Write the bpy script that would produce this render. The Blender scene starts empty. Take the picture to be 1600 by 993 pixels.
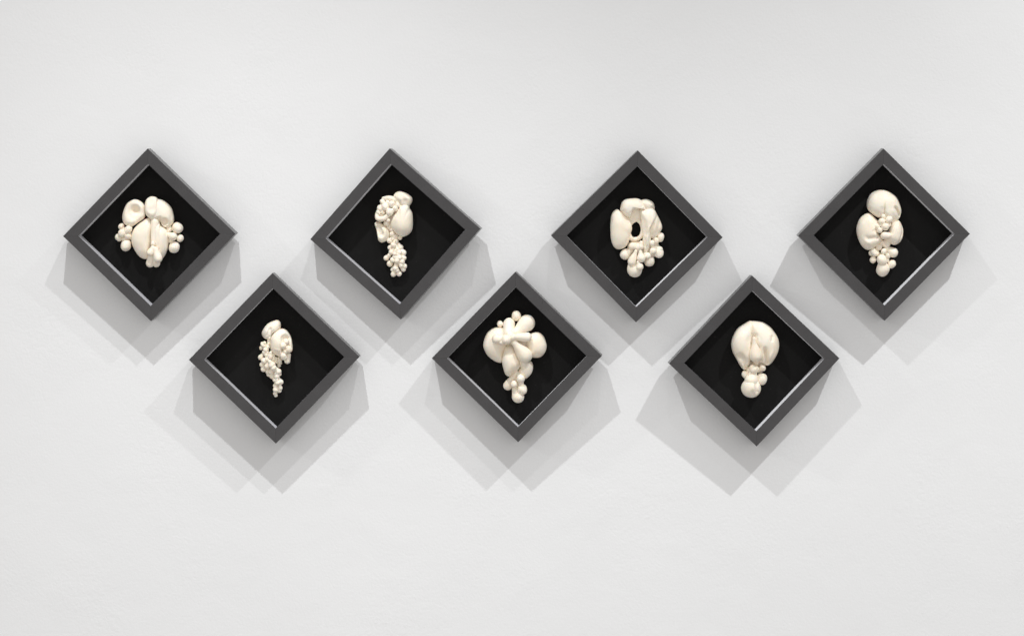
import bpy, bmesh, math, random
from mathutils import Vector, Matrix, noise

random.seed(7)
sc = bpy.context.scene
COL = sc.collection

# ------------------------------------------------------------------ units
# distances below are in "p": 1 p = 1.3 mm on the wall; x right, y down, z out of the wall
S = 0.0013
ZH = 1.5
CX, CY, DW, D0 = 900.0, 420.0, 5542.0, 5500.0


def P3(x, y, z):
    return Vector(((x - 800) * S, -z * S, ZH + (496.5 - y) * S))


# ------------------------------------------------------------------ camera
cam_d = bpy.data.cameras.new('camera')
cam = bpy.data.objects.new('camera', cam_d)
COL.objects.link(cam)
cam.location = P3(CX, CY, DW)
cam.rotation_euler = (math.radians(90), 0, 0)
cam_d.sensor_width = 36.0
cam_d.lens = 36.0 * D0 / 1600.0
cam_d.shift_x = (800 - CX) / 1600.0
cam_d.shift_y = -(496.5 - CY) / 1600.0
cam_d.clip_end = 100
sc.camera = cam

# ------------------------------------------------------------------ light of the room
world = bpy.data.worlds.new('World')
sc.world = world
world.use_nodes = True
bg = world.node_tree.nodes['Background']
_wn, _wl = world.node_tree.nodes, world.node_tree.links
_tc, _sx, _rp = _wn.new('ShaderNodeTexCoord'), _wn.new('ShaderNodeSeparateXYZ'), _wn.new('ShaderNodeValToRGB')
_mr = _wn.new('ShaderNodeMapRange')
_mr.inputs['From Min'].default_value = 1
_mr.inputs['From Max'].default_value = -1
_wl.new(_tc.outputs['Generated'], _sx.inputs[0])
_wl.new(_sx.outputs['Y'], _mr.inputs['Value'])
_wl.new(_mr.outputs['Result'], _rp.inputs['Fac'])
# the lit gallery wall opposite is brighter than the sides of the room
_rp.color_ramp.elements[0].position, _rp.color_ramp.elements[0].color = 0.6, (0.12, 0.1178, 0.116, 1)
_rp.color_ramp.elements[1].position, _rp.color_ramp.elements[1].color = 1.0, (1.0, 0.98, 0.966, 1)
_wl.new(_rp.outputs['Color'], bg.inputs['Color'])
bg.inputs['Strength'].default_value = 0.91


def aim(o, target):
    o.rotation_euler = (target - o.location).to_track_quat('-Z', 'Y').to_euler()


def spot(name, pos, target, power, angle, color, radius=0.028, blend=1.0):
    d = bpy.data.lights.new(name, 'SPOT')
    d.energy = power
    d.color = color
    d.spot_size = math.radians(angle)
    d.spot_blend = blend
    d.shadow_soft_size = radius
    o = bpy.data.objects.new(name, d)
    COL.objects.link(o)
    o.location = P3(*pos)
    aim(o, P3(*target))
    return o


spot('track_spotlight', (255, -1500, 1218), (916, 6565, 0), 236, 82, (0.975, 0.99, 1.0))
spot('track_spotlight', (2277, -1590, 1282), (1680, 14900, 0), 385, 109, (0.975, 0.99, 1.0))
spot('track_spotlight', (1067, -1640, 1284), (-3600, 7000, 0), 150, 76, (0.99, 0.99, 1.0))
spot('track_spotlight', (-3100, -1342, 1500), (9340, 6660, 0), 100, 66, (0.98, 1.0, 0.98), 0.09)

vs = sc.view_settings
vs.view_transform = 'Standard'
vs.look = 'None'
vs.exposure = 0
vs.gamma = 1


# ------------------------------------------------------------------ materials
def new_mat(name):
    m = bpy.data.materials.new(name)
    m.use_nodes = True
    return m, m.node_tree.nodes, m.node_tree.links, m.node_tree.nodes['Principled BSDF']


def coords(n):
    t = n.new('ShaderNodeTexCoord')
    return t.outputs['Object']


def noise_tex(n, l, vec, scale, detail=4, rough=0.55, dist=0.0):
    t = n.new('ShaderNodeTexNoise')
    t.inputs['Scale'].default_value = scale
    t.inputs['Detail'].default_value = detail
    t.inputs['Roughness'].default_value = rough
    t.inputs['Distortion'].default_value = dist
    l.new(vec, t.inputs['Vector'])
    return t.outputs['Fac']


def ramp(n, l, fac, stops):
    r = n.new('ShaderNodeValToRGB')
    el = r.color_ramp.elements
    el[0].position, el[0].color = stops[0][0], (*stops[0][1], 1)
    el[1].position, el[1].color = stops[-1][0], (*stops[-1][1], 1)
    for p, c in stops[1:-1]:
        e = el.new(p)
        e.color = (*c, 1)
    l.new(fac, r.inputs['Fac'])
    return r.outputs['Color']


def bump(n, l, height, dist, strength=1.0, normal=None):
    b = n.new('ShaderNodeBump')
    b.inputs['Distance'].default_value = dist
    b.inputs['Strength'].default_value = strength
    l.new(height, b.inputs['Height'])
    if normal is not None:
        l.new(normal, b.inputs['Normal'])
    return b.outputs['Normal']


def mat_wall():
    m, n, l, b = new_mat('white_wall_paint')
    v = coords(n)
    big = noise_tex(n, l, v, 2.2, 3)
    l.new(ramp(n, l, big, [(0.3, (0.815, 0.816, 0.816)), (0.7, (0.837, 0.838, 0.838))]), b.inputs['Base Color'])
    b.inputs['Roughness'].default_value = 0.75
    b.inputs['Specular IOR Level'].default_value = 0.25
    fine = noise_tex(n, l, v, 190, 3, 0.6)
    mid = noise_tex(n, l, v, 95, 4, 0.6, 0.5)
    # trowel marks only in patches
    patch = ramp(n, l, noise_tex(n, l, v, 5.0, 3), [(0.42, (0, 0, 0)), (0.66, (1, 1, 1))])
    mul = n.new('ShaderNodeMath')
    mul.operation = 'MULTIPLY'
    l.new(mid, mul.inputs[0])
    l.new(patch, mul.inputs[1])
    wave = noise_tex(n, l, v, 9.0, 3, 0.5, 0.4)
    nrm = bump(n, l, wave, 0.0013)
    nrm = bump(n, l, mul.outputs[0], 0.0006, 1.0, nrm)
    nrm = bump(n, l, fine, 0.00032, 1.0, nrm)
    l.new(nrm, b.inputs['Normal'])
    return m


def mat_frame():
    m, n, l, b = new_mat('charcoal_frame_paint')
    v = coords(n)
    f = noise_tex(n, l, v, 35, 4)
    l.new(ramp(n, l, f, [(0.3, (0.050, 0.0477, 0.0485)), (0.7, (0.058, 0.0555, 0.0562))]), b.inputs['Base Color'])
    rr = ramp(n, l, noise_tex(n, l, v, 60, 3), [(0.3, (0.24, 0.24, 0.24)), (0.7, (0.34, 0.34, 0.34))])
    l.new(rr, b.inputs['Roughness'])
    b.inputs['Specular IOR Level'].default_value = 0.4
    l.new(bump(n, l, noise_tex(n, l, v, 900, 2), 0.00006), b.inputs['Normal'])
    return m


def mat_velvet(name, base, sheen, specks=False):
    m, n, l, b = new_mat(name)
    v = coords(n)
    f = noise_tex(n, l, v, 700, 2, 0.7)
    if specks:
        f2 = noise_tex(n, l, v, 420, 1, 0.4)
        col = ramp(n, l, f, [(0.3, tuple(c * 0.8 for c in base)), (0.7, tuple(c * 1.25 for c in base))])
        sp = ramp(n, l, f2, [(0.80, (0, 0, 0)), (0.83, (1, 1, 1))])
        mx = n.new('ShaderNodeMix')
        mx.data_type = 'RGBA'
        l.new(sp, mx.inputs[0])
        l.new(col, mx.inputs[6])
        mx.inputs[7].default_value = (0.16, 0.16, 0.165, 1)
        l.new(mx.outputs[2], b.inputs['Base Color'])
    else:
        b.inputs['Base Color'].default_value = (*base, 1)
    b.inputs['Roughness'].default_value = 0.95
    b.inputs['Specular IOR Level'].default_value = 0.02
    b.inputs['Sheen Weight'].default_value = sheen
    b.inputs['Sheen Roughness'].default_value = 0.35
    b.inputs['Sheen Tint'].default_value = (0.92, 0.93, 1.0, 1)
    l.new(bump(n, l, f, 0.0003), b.inputs['Normal'])
    return m


def mat_clay():
    m, n, l, b = new_mat('ivory_porcelain')
    v = coords(n)
    f = noise_tex(n, l, v, 30, 4)
    l.new(ramp(n, l, f, [(0.3, (0.945, 0.83, 0.67)), (0.7, (0.97, 0.89, 0.77))]), b.inputs['Base Color'])
    b.inputs['Roughness'].default_value = 0.48
    b.inputs['Specular IOR Level'].default_value = 0.4
    b.inputs['Subsurface Weight'].default_value = 0.25
    b.inputs['Subsurface Radius'].default_value = (1.0, 0.55, 0.32)
    b.inputs['Subsurface Scale'].default_value = 0.0022
    nrm = bump(n, l, noise_tex(n, l, v, 110, 4), 0.0005)
    nrm = bump(n, l, noise_tex(n, l, v, 800, 2), 0.00005, 1.0, nrm)
    l.new(nrm, b.inputs['Normal'])
    return m


M_WALL, M_FRAME, M_CLAY = mat_wall(), mat_frame(), mat_clay()
M_FELT = mat_velvet('black_felt', (0.0145, 0.0142, 0.0138), 0.0, True)
M_LINING, _n, _l, _b = new_mat('grey_satin_lining')
_b.inputs['Base Color'].default_value = (0.37, 0.37, 0.425, 1)
_b.inputs['Roughness'].default_value = 0.4
_b.inputs['Sheen Weight'].default_value = 1.0
_b.inputs['Sheen Roughness'].default_value = 0.5
M_WOOD, _n, _l, _b = new_mat('dark_raw_wood')
_b.inputs['Base Color'].default_value = (0.09, 0.06, 0.04, 1)


# ------------------------------------------------------------------ helpers
def add(name, bm_or_mesh, mat, parent=None, smooth=False):
    if isinstance(bm_or_mesh, bmesh.types.BMesh):
        me = bpy.data.meshes.new(name)
        bm_or_mesh.to_mesh(me)
        bm_or_mesh.free()
        me.materials.append(mat)
        if smooth:
            me.polygons.foreach_set('use_smooth', [True] * len(me.polygons))
    else:
        me = bm_or_mesh
    o = bpy.data.objects.new(name, me)
    COL.objects.link(o)
    if parent:
        o.parent = parent
    return o


def thing(name, label, cat, mw, group=None):
    o = bpy.data.objects.new(name, None)
    o.empty_display_size = 0.03
    COL.objects.link(o)
    o.matrix_world = mw
    o['label'] = label
    o['category'] = cat
    if group:
        o['group'] = group
    return o


def prism(poly, z0, z1, bev=0.0):
    bm = bmesh.new()
    a = [bm.verts.new((x * S, y * S, z0 * S)) for x, y in poly]
    b = [bm.verts.new((x * S, y * S, z1 * S)) for x, y in poly]
    k = len(poly)
    bm.faces.new(a[::-1])
    bm.faces.new(b)
    for i in range(k):
        j = (i + 1) % k
        bm.faces.new((a[i], a[j], b[j], b[i]))
    if bev:
        bmesh.ops.bevel(bm, geom=bm.edges[:], offset=bev * S, segments=2, profile=0.5, affect='EDGES')
    bmesh.ops.recalc_face_normals(bm, faces=bm.faces[:])
    return bm


# ------------------------------------------------------------------ the wall
bm = bmesh.new()
wv = [bm.verts.new(v) for v in ((-4.2, 0, -0.6), (4.2, 0, -0.6), (4.2, 0, 4.4), (-4.2, 0, 4.4),
                                (-4.2, 0.15, -0.6), (4.2, 0.15, -0.6), (4.2, 0.15, 4.4), (-4.2, 0.15, 4.4))]
for q in ((0, 1, 2, 3), (7, 6, 5, 4), (4, 5, 1, 0), (3, 2, 6, 7), (0, 3, 7, 4), (1, 5, 6, 2)):
    bm.faces.new([wv[i] for i in q])
wall = add('wall', bm, M_WALL)
wall['kind'] = 'structure'

# ------------------------------------------------------------------ shadow boxes
SIDE, RAIL, DEEP, FLOOR = 189.6, 16.9, 38.0, 33.0
# left, bottom and right corner of each front (x, y) and how far each stands off the wall
CORNERS = [
    ((98.7, 369.0, 46.7), (236.0, 502.0, 41.3), (367.4, 364.9, 48.1), 'upper'),
    ((484.8, 373.8, 39.9), (626.0, 498.8, 42.8), (750.5, 357.2, 54.5), 'upper'),
    ((861.3, 368.0, 50.0), (993.8, 503.4, 41.3), (1129.2, 370.8, 44.1), 'upper'),
    ((1247.8, 368.2, 49.9), (1381.6, 501.0, 42.0), (1516.0, 365.0, 45.1), 'upper'),
    ((294.7, 562.2, 47.8), (431.2, 692.0, 43.8), (561.7, 557.2, 47.3), 'lower'),
    ((674.2, 559.7, 42.1), (809.5, 690.0, 43.0), (940.5, 555.4, 51.4), 'lower'),
    ((1044.8, 567.5, 51.7), (1184.0, 695.0, 43.7), (1312.0, 562.5, 43.0), 'lower'),
]
TOPS = [(231, 231.7), (609, 231.8), (996.5, 235), (1380.2, 232), (426, 426), (805.7, 424.6), (1173.5, 429)]


def unproj(px, py, z):
    f = (DW - z) / D0
    return P3(CX + (px - CX) * f, CY + (py - CY) * f, z)


def rail_mesh():
    o, i, g = SIDE / 2, SIDE / 2 - RAIL, 0.03
    poly = [(-o + g, -o), (o - g, -o), (i - g, -i), (-i + g, -i)]
    b = prism(poly, -DEEP, 0, 0.16)
    me = bpy.data.meshes.new('rail')
    b.to_mesh(me)
    b.free()
    me.materials.append(M_FRAME)
    return me


def lining_mesh():
    i = SIDE / 2 - RAIL
    b = prism([(-i + 0.06, -i - 0.2), (i - 0.06, -i - 0.2), (i - 0.2, -i + 0.06), (-i + 0.2, -i + 0.06)],
              -FLOOR - 0.1, -0.6)
    me = bpy.data.meshes.new('lining')
    b.to_mesh(me)
    b.free()
    me.materials.append(M_LINING)
    return me


def box_mesh(name, h, z0, z1, mat, hy=None):
    hy = hy or h
    b = prism([(-h, -hy), (h, -hy), (h, hy), (-h, hy)], z0, z1)
    me = bpy.data.meshes.new(name)
    b.to_mesh(me)
    b.free()
    me.materials.append(mat)
    return me


ME_RAIL, ME_LIN = rail_mesh(), lining_mesh()
ME_FELT = box_mesh('felt_panel', SIDE / 2 - RAIL - 0.02, -FLOOR - 2.2, -FLOOR, M_FELT)
ME_BACK = box_mesh('backing_board', SIDE / 2 - RAIL - 0.02, -DEEP + 0.4, -FLOOR - 2.3, M_WOOD)

LABELS = [
    'charcoal square shadow box at the left end of the upper row, hung as a diamond',
    'visibly tilted charcoal diamond shadow box, second from left in the upper row',
    'charcoal diamond shadow box around the ring shaped sculpture with an open hole',
    'charcoal diamond shadow box at the right end of the upper row',
    'charcoal diamond shadow box at the left of the lower row, around the slimmest sculpture',
    'charcoal diamond shadow box in the middle of the lower row',
    'charcoal diamond shadow box at the right end of the lower row',
]
FRAMES = []
for k, (L, B, R, row) in enumerate(CORNERS):
    # z comes from how the shadows fall; the front corners are not quite parallel to the wall
    l3, b3, r3 = (unproj(*c) for c in (L, B, R))
    zt = L[2] + R[2] - B[2]
    t3 = unproj(*TOPS[k], zt)
    ctr = (l3 + b3 + r3 + t3) / 4
    ex = ((r3 - b3) + (t3 - l3)).normalized()
    ey = ((l3 - b3) + (t3 - r3))
    ez = ex.cross(ey).normalized()
    ey = ez.cross(ex).normalized()
    # even out small skew between the two axes
    side = ((r3 - b3).length + (t3 - l3).length + (l3 - b3).length + (t3 - r3).length) / 4
    diag = ((r3 - l3).normalized(), (t3 - b3).normalized())
    dx = diag[0]
    dy = ez.cross(dx)
    dy = (dy + diag[1]).normalized()
    dx = dy.cross(ez).normalized()
    dy = ez.cross(dx)
    ex, ey = (dx + dy).normalized(), (dy - dx).normalized()
    sfac = side / (SIDE * S)
    mw = Matrix((( *ex, 0), (*ey, 0), (*ez, 0), (0, 0, 0, 1))).transposed()
    mw.translation = ctr
    fr = thing('shadow_box', LABELS[k], 'shadow box', mw @ Matrix.Scale(sfac, 4), 'seven charcoal diamond shadow boxes on the wall')
    for q in range(4):
        o = add('rail', ME_RAIL, None, fr)
        o.rotation_euler = (0, 0, q * math.pi / 2)
        o = add('lining', ME_LIN, None, fr)
        o.rotation_euler = (0, 0, q * math.pi / 2)
    add('felt_panel', ME_FELT, None, fr)
    add('backing_board', ME_BACK, None, fr)
    # hanging block behind, from the back board to the plaster (the box stands a little off the wall)
    hang = -ctr.y / S
    add('hanging_block', box_mesh('hanging_block', 15, -hang / sfac + 1.2, -DEEP + 0.4, M_WOOD, 15), None, fr)
    sm = Matrix(((*dx, 0), (*dy, 0), (*ez, 0), (0, 0, 0, 1))).transposed()
    sm.translation = ctr - ez * (FLOOR * S * sfac)
    FRAMES.append((sm, sm.inverted()))

# ------------------------------------------------------------------ sculptures
CAMP = P3(CX, CY, DW)


class Piece:
    """one porcelain sculpture; outlines are given in the units of its own sketch (origin, scale)"""

    def __init__(self, k, ox, oy, sc_, label):
        self.sm, self.inv = FRAMES[k]
        self.ox, self.oy, self.sc = ox, oy, sc_
        self.root = thing('porcelain_sculpture', label, 'sculpture', self.sm, 'seven ivory porcelain sculptures in the boxes')
        self.cl = self.inv @ CAMP
        self.seed = k * 17.3

    def pt(self, x, y, z):
        """point z (p) above the felt seen at sketch position x, y; result in p, local"""
        t = self.inv @ unproj(self.ox + x / self.sc, self.oy + y / self.sc, 42)
        d = t - self.cl
        u = (z * S - self.cl.z) / d.z
        return (self.cl + d * u) / S

    def ln(self, v):
        return v / self.sc

    def wob(self, co, amp, f):
        v = noise.noise_vector(Vector((co.x * f, co.y * f, co.z * f + self.seed)))
        return co + v * amp

    def lobe(self, outline, zc, hf, hb=None, feats=(), name='lobe', q=0.5, amp=0.55, c=None, nr=96, nf=36):
        """inflated form: closed smooth outline, domed to the front and the back, creased by feats
        feat = (points, width, depth[, power]) in sketch units / p; depth > 0 sinks, < 0 raises"""
        hb = zc if hb is None else hb
        ol = [self.pt(x, y, zc) for x, y in outline]
        k = len(ol)
        cen = sum(ol, Vector()) / k if c is None else self.pt(c[0], c[1], zc)
        ring = []
        for i in range(nr):                      # closed Catmull-Rom
            t = i / nr * k
            j = int(t)
            t -= j
            p0, p1, p2, p3 = ol[j - 1], ol[j], ol[(j + 1) % k], ol[(j + 2) % k]
            ring.append(0.5 * ((2 * p1) + (p2 - p0) * t + (2 * p0 - 5 * p1 + 4 * p2 - p3) * t * t
                               + (3 * p1 - p0 - 3 * p2 + p3) * t ** 3))
        fl = []
        for f in feats:
            pts = [self.pt(x, y, zc).to_2d() for x, y in f[0]]
            fl.append((pts, self.ln(f[1]), f[2], f[3] if len(f) > 3 else 2))
        bm_ = bmesh.new()
        rows = []
        nb = 14
        for s in range(1, nf + nb):
            if s <= nf:
                a = s / nf * math.pi / 2
                r, z = math.sin(a), hf * math.cos(a) ** (2 * q)
                front = math.cos(a)
            else:
                a = (s - nf) / nb * math.pi / 2
                r, z = math.cos(a), -hb * math.sin(a) ** 0.8
                front = 0
            row = []
            for pnt in ring:
                co = cen + (pnt - cen) * r
                co.z = zc + z
                co = self.disp(co, fl, front, amp)
                row.append(bm_.verts.new(co * S))
            rows.append(row)
        tip = cen.copy()
        tip.z = zc + hf
        tip = bm_.verts.new(self.disp(tip, fl, 1, amp) * S)
        end = cen.copy()
        end.z = zc - hb
        end = bm_.verts.new(end * S)
        for i in range(nr):
            j = (i + 1) % nr
            bm_.faces.new((tip, rows[0][j], rows[0][i]))
            bm_.faces.new((end, rows[-1][i], rows[-1][j]))
            for a, b in zip(rows[:-1], rows[1:]):
                bm_.faces.new((a[i], a[j], b[j], b[i]))
        bmesh.ops.recalc_face_normals(bm_, faces=bm_.faces[:])
        return add(name, bm_, M_CLAY, self.root, True)

    def disp(self, co, fl, front, amp):
        co = self.wob(co, amp, 0.075)
        dz = 0.0
        xy = co.to_2d()
        for pts, w, dep, pw in fl:
            best = 1e9
            if len(pts) == 1:
                best = (xy - pts[0]).length
            tot = sum((b - a).length for a, b in zip(pts[:-1], pts[1:]))
            run, at = 0.0, 0.0
            for a, b in zip(pts[:-1], pts[1:]):
                ab = b - a
                t = max(0.0, min(1.0, (xy - a).dot(ab) / max(ab.length_squared, 1e-9)))
                d = (xy - a - ab * t).length
                if d < best:
                    best, at = d, run + ab.length * t
                run += ab.length
            k = 1.0
            if tot > 2.6 * w:                      # long creases fade in at their start
                k = min(1.0, at / (0.45 * tot))
                k = k * k * (3 - 2 * k)
            dz += dep * k * math.exp(-((best / w) ** pw))
        co.z -= dz * min(1.0, front * 2.2)
        co.z = max(co.z, 0.05) if front else co.z
        return co

    def bead(self, x, y, r, z=None, name='bead', st=(1, 1), rot=0.0):
        """ball of radius r (sketch units), centre z (p) above the felt"""
        rr = self.ln(r)
        z = rr + 2 if z is None else z
        c = self.pt(x, y, z)
        bm_ = bmesh.new()
        bmesh.ops.create_uvsphere(bm_, u_segments=28, v_segments=18, radius=1)
        if st == (1, 1):                           # rolled by hand: never quite round
            st, rot = (random.uniform(0.92, 1.0), random.uniform(1.0, 1.14)), random.uniform(-0.9, 0.9)
        cr, sr = math.cos(rot), math.sin(rot)
        for v in bm_.verts:
            a, b = v.co.x * rr * st[0], v.co.y * rr * st[1]
            co = c + Vector((a * cr - b * sr, a * sr + b * cr, v.co.z * rr))
            v.co = self.wob(co, rr * 0.12, 0.9 / max(rr, 2.0)) * S
        return add(name, bm_, M_CLAY, self.root, True)

    def drop(self, x0, y0, r0, z0, x1, y1, r1, z1, name='drop', mid=0.0):
        """rounded drop from a neck (0) to a full end (1)"""
        a, b = self.pt(x0, y0, z0), self.pt(x1, y1, z1)
        ra, rb = self.ln(r0), self.ln(r1)
        ax = b - a
        ln_ = max(ax.length, 1e-3)
        ax.normalize()
        u = ax.cross(Vector((0, 0, 1)))
        u = u.normalized() if u.length > 1e-4 else Vector((1, 0, 0))
        w = ax.cross(u)
        prof = []
        for i in range(1, 7):
            t = i / 6 * math.pi / 2
            prof.append((-ra * math.cos(t), ra * math.sin(t)))
        for i in range(1, 13):
            t = i / 13
            e = t * t * (3 - 2 * t)
            prof.append((t * ln_, ra + (rb - ra) * e + mid * math.sin(math.pi * t)))
        for i in range(0, 9):
            t = i / 9 * math.pi / 2
            prof.append((ln_ + rb * math.sin(t), rb * math.cos(t)))
        bm_ = bmesh.new()
        rows = []
        N = 28
        for d, r in prof:
            row = []
            for i in range(N):
                t = 2 * math.pi * i / N
                co = a + ax * d + (u * math.cos(t) + w * math.sin(t)) * r
                row.append(bm_.verts.new(self.wob(co, min(0.35, rb * 0.08), 0.13) * S))
            rows.append(row)
        t0, t1 = bm_.verts.new((a - ax * ra) * S), bm_.verts.new((b + ax * rb) * S)
        for i in range(N):
            j = (i + 1) % N
            bm_.faces.new((t0, rows[0][j], rows[0][i]))
            bm_.faces.new((t1, rows[-1][i], rows[-1][j]))
            for p, q in zip(rows[:-1], rows[1:]):
                bm_.faces.new((p[i], p[j], q[j], q[i]))
        bmesh.ops.recalc_face_normals(bm_, faces=bm_.faces[:])
        return add(name, bm_, M_CLAY, self.root, True)

    def tube(self, pts, name='fold', closed=False, n=18):
        """smooth roll through pts = (x, y, z, r)"""
        P = [(self.pt(x, y, z), self.ln(r)) for x, y, z, r in pts]
        k = len(P)
        path = []
        seg = k if closed else k - 1
        for j in range(seg):
            g = (lambda i: P[i % k]) if closed else (lambda i: P[max(0, min(k - 1, i))])
            (p0, r0), (p1, r1), (p2, r2), (p3, r3) = g(j - 1), g(j), g(j + 1), g(j + 2)
            for s in range(8):
                t = s / 8
                path.append((0.5 * ((2 * p1) + (p2 - p0) * t + (2 * p0 - 5 * p1 + 4 * p2 - p3) * t * t
                                    + (3 * p1 - p0 - 3 * p2 + p3) * t ** 3), r1 + (r2 - r1) * t))
        if not closed:
            path.append(P[-1])
        m = len(path)
        tang = []
        for i in range(m):
            a = path[(i - 1) % m if closed else max(0, i - 1)][0]
            b = path[(i + 1) % m if closed else min(m - 1, i + 1)][0]
            tang.append((b - a).normalized())
        if not closed:                             # round the ends
            cap0 = [(path[0][0] - tang[0] * path[0][1] * math.sin(e), path[0][1] * math.cos(e), tang[0]) for e in (1.45, 1.1, 0.7, 0.35)]
            cap1 = [(path[-1][0] + tang[-1] * path[-1][1] * math.sin(e), path[-1][1] * math.cos(e), tang[-1]) for e in (0.35, 0.7, 1.1, 1.45)]
            full = cap0 + [(p, r, t) for (p, r), t in zip(path, tang)] + cap1
        else:
            full = [(p, r, t) for (p, r), t in zip(path, tang)]
        bm_ = bmesh.new()
        rows = []
        for p, r, t in full:
            u = t.cross(Vector((0, 0, 1)))
            u = u.normalized() if u.length > 1e-4 else Vector((1, 0, 0))
            w = t.cross(u)
            rows.append([bm_.verts.new(self.wob(p + (u * math.cos(2 * math.pi * i / n) + w * math.sin(2 * math.pi * i / n)) * r, 0.3, 0.12) * S)
                         for i in range(n)])
        pairs = list(zip(rows[:-1], rows[1:]))
        if closed:
            pairs.append((rows[-1], rows[0]))
        for a, b in pairs:
            for i in range(n):
                j = (i + 1) % n
                bm_.faces.new((a[i], a[j], b[j], b[i]))
        if not closed:
            bm_.faces.new(rows[0])
            bm_.faces.new(rows[-1][::-1])
        bmesh.ops.recalc_face_normals(bm_, faces=bm_.faces[:])
        return add(name, bm_, M_CLAY, self.root, True)


# ---- 1: three hollowed petals over a split body, small balls on both sides
s = Piece(0, 170, 290, 7.092, 'porcelain sculpture of two dimpled petals over a split body with ball clusters on both sides')
s.lobe([(250, 570), (265, 500), (300, 450), (360, 400), (430, 358), (470, 380), (492, 440), (490, 560), (490, 660), (470, 750), (430, 810),
        (370, 805), (320, 765), (275, 690), (255, 630)], 9, 17, feats=[([(490, 400), (482, 560), (470, 760)], 26, 4)], q=0.42)
s.lobe([(470, 400), (500, 375), (560, 390), (580, 440), (620, 460), (655, 500), (666, 570), (660, 660), (640, 740), (600, 800), (560, 812),
        (510, 740), (480, 640), (470, 560)], 9, 17, feats=[([(478, 420), (485, 560), (500, 740)], 24, 4), ([(560, 470), (560, 700)], 22, 1.6)], q=0.42)
s.lobe([(150, 350), (165, 270), (200, 200), (260, 158), (310, 153), (360, 175), (395, 220), (402, 290), (395, 355), (340, 400), (290, 435),
        (250, 455), (200, 440), (165, 415)], 11, 13, q=0.42,
       feats=[([(285, 290)], 82, 5, 4), ([(302, 270)], 42, 9, 3), ([(215, 410), (290, 415)], 30, -1.0)])
s.lobe([(540, 150), (600, 160), (660, 205), (700, 260), (722, 340), (720, 400), (690, 445), (640, 465), (595, 445), (570, 400), (520, 380),
        (475, 370), (470, 250), (500, 170)], 11, 15, q=0.42,
       feats=[([(628, 400)], 36, 8, 3), ([(556, 330), (575, 400)], 25, 4), ([(700, 300), (690, 420)], 14, 1.2)])
s.lobe([(402, 200), (420, 150), (460, 122), (500, 120), (540, 140), (552, 200), (555, 300), (530, 372), (490, 388), (445, 358), (412, 320),
        (400, 260)], 13, 16, q=0.42, feats=[([(476, 185), (480, 250)], 44, 3.4, 3), ([(538, 150), (548, 300)], 14, -1.3)])
s.drop(512, 395, 46, 17, 495, 620, 30, 21, 'fold')
s.bead(494, 640, 30, 23)
s.drop(488, 690, 28, 25, 458, 742, 38, 26)
s.drop(470, 770, 36, 20, 458, 862, 45, 16)
s.drop(505, 780, 36, 20, 525, 860, 44, 14)
s.drop(522, 705, 30, 26, 545, 803, 50, 26)
s.bead(490, 760, 34, 19)
for x, y, r, z in ((138, 452, 35, 10), (148, 525, 47, 17), (215, 487, 44, 17), (110, 575, 42, 9), (210, 555, 40, 15), (192, 660, 63, 11),
                   (180, 590, 44, 9), (180, 500, 40, 10), (245, 560, 40, 8)):
    s.bead(x, y, r, z)
for x, y, r, z in ((760, 470, 66, 12), (790, 583, 41, 12), (725, 682, 64, 11), (670, 480, 36, 10), (690, 600, 40, 9)):
    s.bead(x, y, r, z)
s.drop(660, 540, 28, 15, 712, 562, 46, 17)

# ---- 2: tall form with a flared neck and a long tail of tiny balls
s = Piece(1, 565, 285, 6.21, 'porcelain sculpture with a smooth pear lobe and a long tail of tiny balls')
s.lobe([(135, 320), (150, 260), (178, 215), (200, 165), (240, 135), (310, 140), (370, 170), (380, 240), (310, 310), (250, 350), (180, 388),
        (145, 360)], 10, 9, feats=[([(240, 270)], 70, 3)])
s.lobe([(285, 400), (300, 340), (335, 285), (366, 235), (380, 190), (430, 175), (462, 210), (470, 250), (492, 290), (500, 345), (498, 420),
        (480, 480), (440, 515), (390, 525), (340, 500), (300, 455)], 12, 19, q=0.42, c=(400, 380))
s.lobe([(260, 300), (330, 280), (350, 380), (330, 480), (270, 480), (235, 400)], 6, 8)
s.lobe([(310, 130), (330, 98), (375, 85), (420, 95), (460, 120), (490, 150), (492, 185), (465, 225), (430, 262), (390, 240),
        (366, 185), (335, 170)], 15, 14, c=(405, 165), q=0.42,
       feats=[([(430, 180), (430, 240)], 24, 2.6), ([(325, 110), (390, 100), (470, 150)], 18, -1.2)])
s.tube([(150, 305, 17, 20), (158, 345, 19, 26), (205, 352, 21, 27), (250, 325, 21, 22), (275, 295, 20, 18)])
s.tube([(215, 158, 16, 22), (270, 152, 19, 25), (330, 168, 20, 24), (370, 190, 20, 20)])
for x, y, r, z in ((203, 187, 26, 18), (228, 232, 39, 20), (292, 208, 34, 22), (350, 215, 28, 22), (326, 250, 30, 22), (270, 285, 38, 22),
                   (180, 250, 31, 18), (165, 290, 27, 18), (205, 285, 28, 17), (255, 195, 26, 19), (300, 270, 24, 22), (240, 395, 29, 16),
                   (258, 366, 21, 20), (300, 500, 30, 11), (330, 525, 27, 11), (295, 455, 27, 11), (272, 565, 28, 12), (372, 535, 24, 10),
                   (335, 572, 26, 12), (265, 430, 26, 10), (300, 545, 26, 10)):
    s.bead(x, y, r, z)
s.lobe([(128, 400), (150, 380), (200, 395), (245, 430), (270, 480), (272, 530), (245, 565), (200, 585), (165, 565), (155, 520), (145, 460)],
       9, 11, q=0.42, feats=[([(172, 440), (195, 500)], 26, 5, 3), ([(140, 410), (160, 540)], 12, -0.8)])
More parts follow.
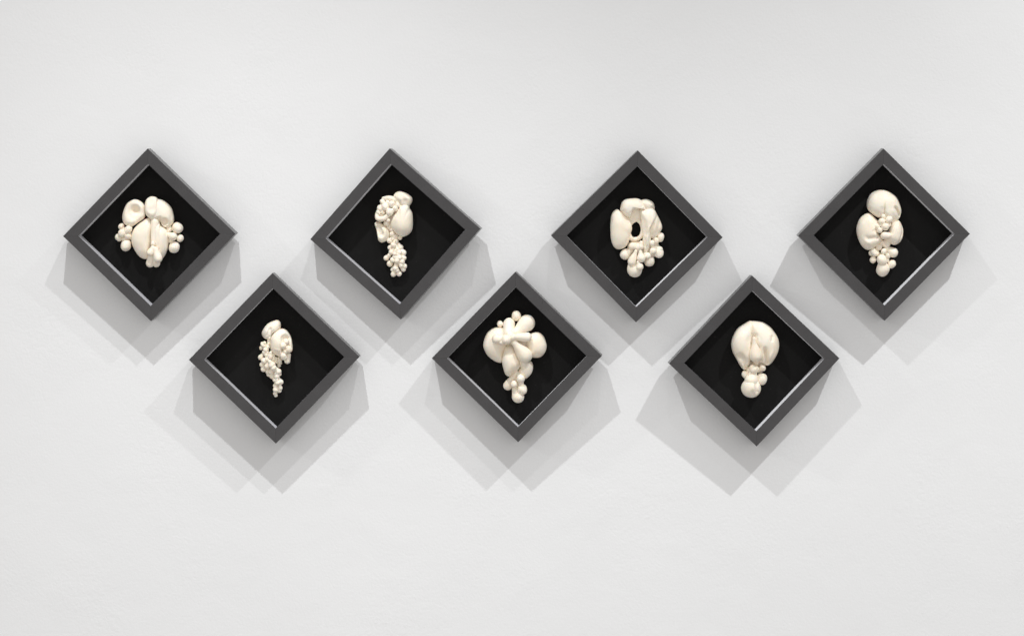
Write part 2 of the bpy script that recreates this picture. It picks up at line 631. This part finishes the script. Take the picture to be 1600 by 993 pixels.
for x, y, r, z in ((310, 605, 31, 14), (277, 630, 26, 10), (375, 628, 30, 9), (290, 675, 29, 12), (406, 680, 31, 9), (362, 678, 29, 14),
                   (322, 692, 25, 17), (240, 732, 28, 8), (268, 705, 22, 10), (410, 732, 27, 9), (368, 728, 29, 15), (275, 787, 33, 10),
                   (300, 752, 28, 15), (342, 758, 29, 16), (390, 768, 31, 13), (415, 812, 28, 9), (405, 842, 26, 8), (330, 828, 31, 12),
                   (309, 887, 29, 7), (363, 882, 30, 7), (345, 852, 24, 11), (385, 805, 25, 13), (322, 722, 25, 16), (345, 645, 26, 12),
                   (335, 705, 28, 9), (340, 790, 30, 9), (300, 845, 22, 8)):
    s.drop(x + (335 - x) * 0.4, y - 30, r * 0.55, z + 1, x, y, r * 0.96, z, 'bead')

# ---- 3: ring with an open hole
s = Piece(2, 940, 300, 7.09, 'ring shaped porcelain sculpture with an open oval hole and drops along its lower edge')
s.tube([(385, 305, 8, 26), (440, 350, 8, 24), (458, 420, 9, 24), (435, 490, 10, 24), (385, 520, 10, 24), (330, 515, 9, 26), (300, 450, 7, 24),
        (310, 360, 7, 26)], 'ring', True)
s.lobe([(240, 230), (300, 180), (380, 140), (460, 170), (455, 260), (442, 315), (400, 318), (360, 322), (325, 330), (280, 320)], 6, 8,
       feats=[([(370, 270)], 40, 2)])
s.lobe([(220, 260), (280, 250), (320, 310), (300, 380), (250, 370)], 7, 9)
s.lobe([(95, 420), (98, 330), (110, 250), (140, 205), (180, 190), (222, 222), (262, 262), (308, 314), (332, 366), (338, 410), (320, 465),
        (310, 520), (290, 570), (260, 610), (210, 632), (160, 625), (120, 580), (100, 500)], 11, 16, q=0.4,
       feats=[([(255, 270), (300, 330)], 30, 2.6)])
s.lobe([(430, 100), (480, 78), (530, 90), (570, 120), (588, 170), (575, 215), (520, 220), (460, 170)], 11, 12,
       feats=[([(545, 150), (580, 190)], 16, 4), ([(510, 110), (560, 160)], 12, -1)])
s.lobe([(208, 165), (225, 110), (280, 75), (370, 70), (430, 85), (470, 120), (492, 160), (495, 196), (450, 172), (405, 188), (360, 208),
        (335, 240), (312, 285), (260, 265), (225, 225), (208, 200)], 13, 15, c=(330, 160), q=0.42,
       feats=[([(440, 150), (490, 190)], 14, -1.5), ([(380, 185), (330, 230)], 20, 2)])
s.lobe([(520, 170), (580, 195), (625, 260), (660, 340), (668, 400), (645, 450), (600, 505), (550, 512), (500, 480), (500, 400), (540, 310),
        (540, 240)], 10, 13, c=(590, 370), q=0.42, feats=[([(560, 500), (610, 440), (640, 330)], 24, 1.8)])
s.lobe([(425, 200), (490, 180), (545, 168), (592, 205), (612, 262), (596, 320), (560, 390), (538, 450), (548, 540), (528, 625), (482, 692),
        (456, 630), (452, 560), (456, 480), (446, 400), (440, 300)], 14, 14, c=(515, 330), q=0.42,
       feats=[([(465, 230), (475, 360), (490, 460)], 26, 2.4), ([(595, 240), (550, 350), (505, 430), (500, 580)], 14, -1.6), ([(470, 470), (480, 600)], 14, 1.6), ([(545, 440), (535, 580)], 14, 1.8)])
s.lobe([(300, 560), (400, 540), (520, 560), (620, 560), (640, 640), (560, 740), (440, 780), (330, 720), (290, 640)], 6, 9)
s.bead(655, 500, 48, 11, st=(0.82, 1.1))
for x, y, r, z in ((560, 565, 33, 21), (600, 535, 40, 12), (630, 672, 58, 12), (632, 645, 46, 12), (570, 650, 42, 18), (528, 762, 64, 10),
                   (512, 705, 40, 18), (345, 600, 44, 18), (405, 608, 42, 20), (370, 850, 90, 12), (480, 690, 30, 16)):
    s.bead(x, y, r, z)
s.drop(438, 560, 22, 22, 432, 605, 34, 22)
s.drop(335, 640, 34, 12, 262, 690, 60, 10)
s.drop(380, 655, 20, 22, 335, 770, 48, 20)
s.drop(430, 655, 20, 22, 438, 732, 48, 22)
s.drop(400, 775, 14, 25, 418, 825, 45, 22)

# ---- 4: three rounded petals around a knot of balls
s = Piece(3, 1325, 290, 6.62, 'porcelain sculpture of three rounded petals around a knot of balls with more balls hanging below')
s.lobe([(193, 190), (205, 130), (240, 80), (300, 50), (370, 45), (440, 70), (500, 120), (535, 190), (550, 270), (535, 330), (500, 372),
        (455, 400), (400, 370), (350, 345), (290, 320), (230, 280), (200, 240)], 11, 19, q=0.42,
       feats=[([(366, 118), (366, 300)], 6, 1.2), ([(366, 170), (366, 300)], 6, 1.8), ([(350, 200), (355, 300)], 34, 1.6), ([(462, 205), (500, 245), (528, 305)], 15, 8, 3),
              ([(440, 230), (480, 300)], 14, -0.8), ([(300, 330), (420, 380)], 45, 4)])
s.lobe([(85, 460), (95, 390), (130, 330), (190, 285), (240, 300), (290, 345), (325, 380), (300, 430), (310, 480), (345, 520), (350, 570),
        (300, 620), (240, 655), (190, 660), (140, 620), (105, 550)], 11, 17, q=0.42,
       feats=[([(150, 500), (200, 545), (300, 535)], 22, 2.6), ([(330, 400), (330, 500)], 40, 5), ([(150, 560), (210, 595)], 26, -1.2)])
s.lobe([(425, 430), (460, 372), (520, 358), (555, 400), (570, 460), (560, 540), (530, 590), (480, 612), (420, 592), (375, 560), (350, 535),
        (400, 500)], 11, 17, q=0.42,
       feats=[([(548, 390), (553, 490), (520, 590)], 9, 2.2), ([(400, 440), (380, 520)], 36, 4)])
for x, y, r, z in ((350, 370, 36, 24), (422, 348, 44, 23), (385, 425, 42, 25), (330, 460, 29, 25), (300, 420, 34, 22), (368, 318, 24, 24),
                   (305, 460, 24, 20), (345, 400, 26, 22), (420, 400, 28, 21), (352, 590, 29, 13), (395, 600, 45, 12), (322, 635, 36, 12),
                   (370, 680, 33, 17), (240, 695, 28, 8), (277, 690, 45, 11), (260, 765, 36, 8), (350, 768, 59, 17), (358, 862, 70, 11),
                   (452, 810, 44, 9), (410, 720, 32, 11), (330, 720, 30, 9), (400, 770, 30, 9)):
    s.bead(x, y, r, z)
s.drop(420, 515, 34, 24, 375, 515, 40, 24)
s.drop(405, 650, 28, 12, 468, 692, 51, 11)
s.drop(345, 810, 30, 17, 358, 845, 40, 16)

# ---- 5: slim curled form with a knobbly tail
s = Piece(4, 390, 490, 7.094, 'slim porcelain sculpture with a curled top and a tapering knobbly tail')
s.lobe([(135, 220), (150, 170), (200, 110), (260, 78), (310, 70), (345, 100), (345, 150), (310, 190), (260, 220), (235, 255), (200, 280),
        (160, 265)], 11, 14, q=0.42, feats=[([(245, 130), (205, 230)], 16, 1.5), ([(240, 170), (240, 210)], 18, 1.6)])
s.lobe([(228, 310), (240, 250), (280, 200), (340, 165), (390, 170), (430, 205), (460, 260), (475, 340), (470, 400), (430, 430), (380, 430),
        (360, 480), (300, 462), (250, 430), (230, 380)], 12, 18, q=0.42, c=(335, 310),
       feats=[([(405, 280), (400, 400)], 48, 9, 3), ([(370, 250), (350, 330), (355, 420)], 16, -1.5), ([(250, 380), (340, 400)], 12, -0.7)])
for x, y, r, z in ((405, 312, 33, 23), (375, 352, 36, 24), (435, 390, 42, 22), (378, 462, 38, 20), (395, 415, 30, 21), (215, 262, 21, 18)):
    s.bead(x, y, r, z)
s.drop(432, 455, 26, 17, 418, 520, 34, 14)
s.drop(370, 440, 26, 20, 385, 478, 36, 19)
s.drop(215, 270, 18, 16, 212, 330, 20, 14)
KNOB = ((155, 335, 38, 15, 165, 320), (130, 378, 26, 11, 150, 350), (182, 398, 38, 17, 205, 370), (165, 425, 30, 16, 180, 400),
        (122, 482, 33, 12, 150, 445), (190, 455, 30, 17, 200, 430), (230, 470, 36, 19, 235, 430), (162, 520, 40, 15, 190, 490),
        (200, 502, 32, 18, 215, 475), (140, 562, 33, 10, 160, 530), (155, 612, 35, 9, 165, 575), (195, 580, 38, 15, 205, 540),
        (245, 565, 45, 20, 225, 530), (262, 595, 40, 20, 240, 560), (205, 642, 33, 9, 215, 600), (240, 640, 38, 13, 245, 610),
        (275, 612, 35, 17, 265, 590), (318, 640, 38, 15, 290, 600), (330, 668, 25, 12, 310, 640), (215, 670, 30, 7, 225, 640),
        (252, 690, 38, 9, 262, 650), (300, 690, 38, 14, 290, 655), (285, 728, 35, 12, 290, 700), (347, 755, 31, 10, 320, 715),
        (312, 760, 36, 13, 305, 730), (285, 795, 30, 8, 290, 760), (338, 820, 30, 8, 335, 780), (290, 840, 34, 9, 295, 800),
        (330, 850, 28, 6, 335, 820), (285, 880, 28, 5, 285, 850), (292, 902, 23, 4, 290, 880), (330, 520, 33, 9, 320, 490),
        (322, 572, 28, 6, 322, 540), (290, 525, 32, 12, 290, 490), (345, 500, 22, 8, 335, 480), (260, 500, 34, 14, 265, 450),
        (200, 350, 28, 14, 210, 330), (270, 540, 30, 9, 270, 500), (345, 545, 18, 6, 335, 520))
for x, y, r, z, nx, ny in KNOB:
    s.drop(nx, ny, r * 0.5, z + 2, x, y, r * 0.92, z, 'knob')

# ---- 6: big knotted form
s = Piece(5, 745, 480, 6.208, 'porcelain sculpture of large smooth balloon lobes knotted together, the broadest of the group')
s.lobe([(62, 375), (75, 300), (110, 235), (170, 195), (250, 190), (310, 220), (330, 300), (300, 380), (265, 440), (245, 528), (190, 530),
        (130, 490), (85, 440)], 13, 17, q=0.45)
s.lobe([(470, 290), (525, 250), (590, 240), (640, 270), (670, 330), (678, 380), (660, 440), (620, 480), (570, 488), (525, 475), (480, 400)],
       13, 17, q=0.45)
s.lobe([(415, 590), (480, 530), (525, 520), (545, 570), (530, 640), (480, 690), (440, 672), (400, 640)], 10, 12)
s.drop(385, 240, 46, 26, 486, 152, 80, 16)
s.drop(308, 255, 50, 27, 313, 158, 57, 17)
s.bead(383, 82, 47, 15)
s.bead(226, 160, 31, 17)
s.lobe([(280, 370), (345, 350), (380, 400), (408, 480), (424, 540), (415, 588), (385, 620), (350, 645), (316, 670), (275, 645), (250, 570),
        (245, 490), (260, 420)], 16, 19, hb=14, q=0.45)
s.lobe([(260, 260), (400, 220), (510, 290), (500, 420), (420, 520), (330, 480), (250, 380)], 12, 12)
s.drop(362, 340, 34, 35, 466, 464, 74, 27)
s.drop(450, 520, 40, 22, 465, 560, 48, 16)
s.bead(286, 310, 48, 38)
s.drop(255, 300, 36, 35, 194, 306, 48, 33)
s.bead(240, 337, 28, 36)
s.bead(352, 290, 36, 38)
s.drop(375, 288, 32, 37, 488, 288, 47, 31)
s.bead(320, 270, 40, 34)
s.drop(385, 632, 24, 16, 300, 758, 45, 9)
s.bead(360, 742, 33, 20)
s.drop(405, 650, 24, 18, 425, 690, 42, 20)
s.drop(425, 700, 28, 17, 426, 745, 28, 15)
s.bead(440, 795, 50, 14)
s.drop(380, 790, 42, 10, 400, 865, 61, 10)
s.drop(380, 640, 22, 14, 385, 780, 30, 10)

# ---- 7: large round folded form
s = Piece(6, 1130, 495, 7.36, 'porcelain sculpture of one large round folded head above a few smooth balls')
s.lobe([(90, 310), (103, 235), (138, 165), (190, 110), (255, 68), (318, 42), (338, 90), (330, 200), (333, 330), (330, 420), (312, 500),
        (285, 560), (245, 610), (190, 550), (130, 450), (100, 380)], 10, 22, q=0.36, c=(225, 290), nr=130, nf=48,
       feats=[([(150, 400), (225, 490), (262, 570)], 36, 6), ([(300, 110), (308, 330)], 16, -1.6), ([(190, 440), (222, 560)], 14, -1)])
s.lobe([(300, 64), (330, 44), (390, 46), (452, 58), (512, 92), (565, 140), (610, 205), (635, 270), (640, 345), (618, 430), (572, 508),
        (512, 556), (465, 540), (420, 520), (345, 520), (318, 420), (312, 300), (304, 180)], 10, 23, q=0.36, c=(470, 280), nr=130, nf=48,
       feats=[([(354, 212)], 24, 6, 3), ([(372, 270), (385, 480)], 50, 6), ([(385, 190), (405, 320)], 15, -1.4),
              ([(462, 320), (478, 420), (500, 530)], 22, 8), ([(553, 222), (548, 262)], 16, 2.0), ([(575, 350), (520, 490)], 18, -1.2)])
s.drop(345, 630, 46, 15, 322, 735, 78, 17)
s.drop(352, 248, 19, 31, 374, 448, 73, 26)
s.drop(262, 500, 22, 17, 275, 535, 24, 16)
for x, y, r, z in ((350, 600, 57, 19), (455, 582, 39, 16), (255, 662, 46, 12), (445, 712, 66, 12), (380, 520, 40, 12), (330, 690, 55, 13),
                   (400, 600, 34, 13), (290, 600, 30, 12), (380, 770, 30, 10)):
    s.bead(x, y, r, z)
s.lobe([(220, 480), (320, 500), (430, 500), (520, 480), (480, 560), (440, 640), (280, 640), (250, 570)], 6, 4)
s.lobe([(320 + 113 * math.cos(t * math.pi / 7), 815 + 113 * math.sin(t * math.pi / 7)) for t in range(14)], 15, 15, 14,
       feats=[([(366, 720), (372, 800), (378, 850)], 22, 3), ([(335, 745), (352, 860)], 16, -1.2), ([(330, 860)], 30, 1.0)])
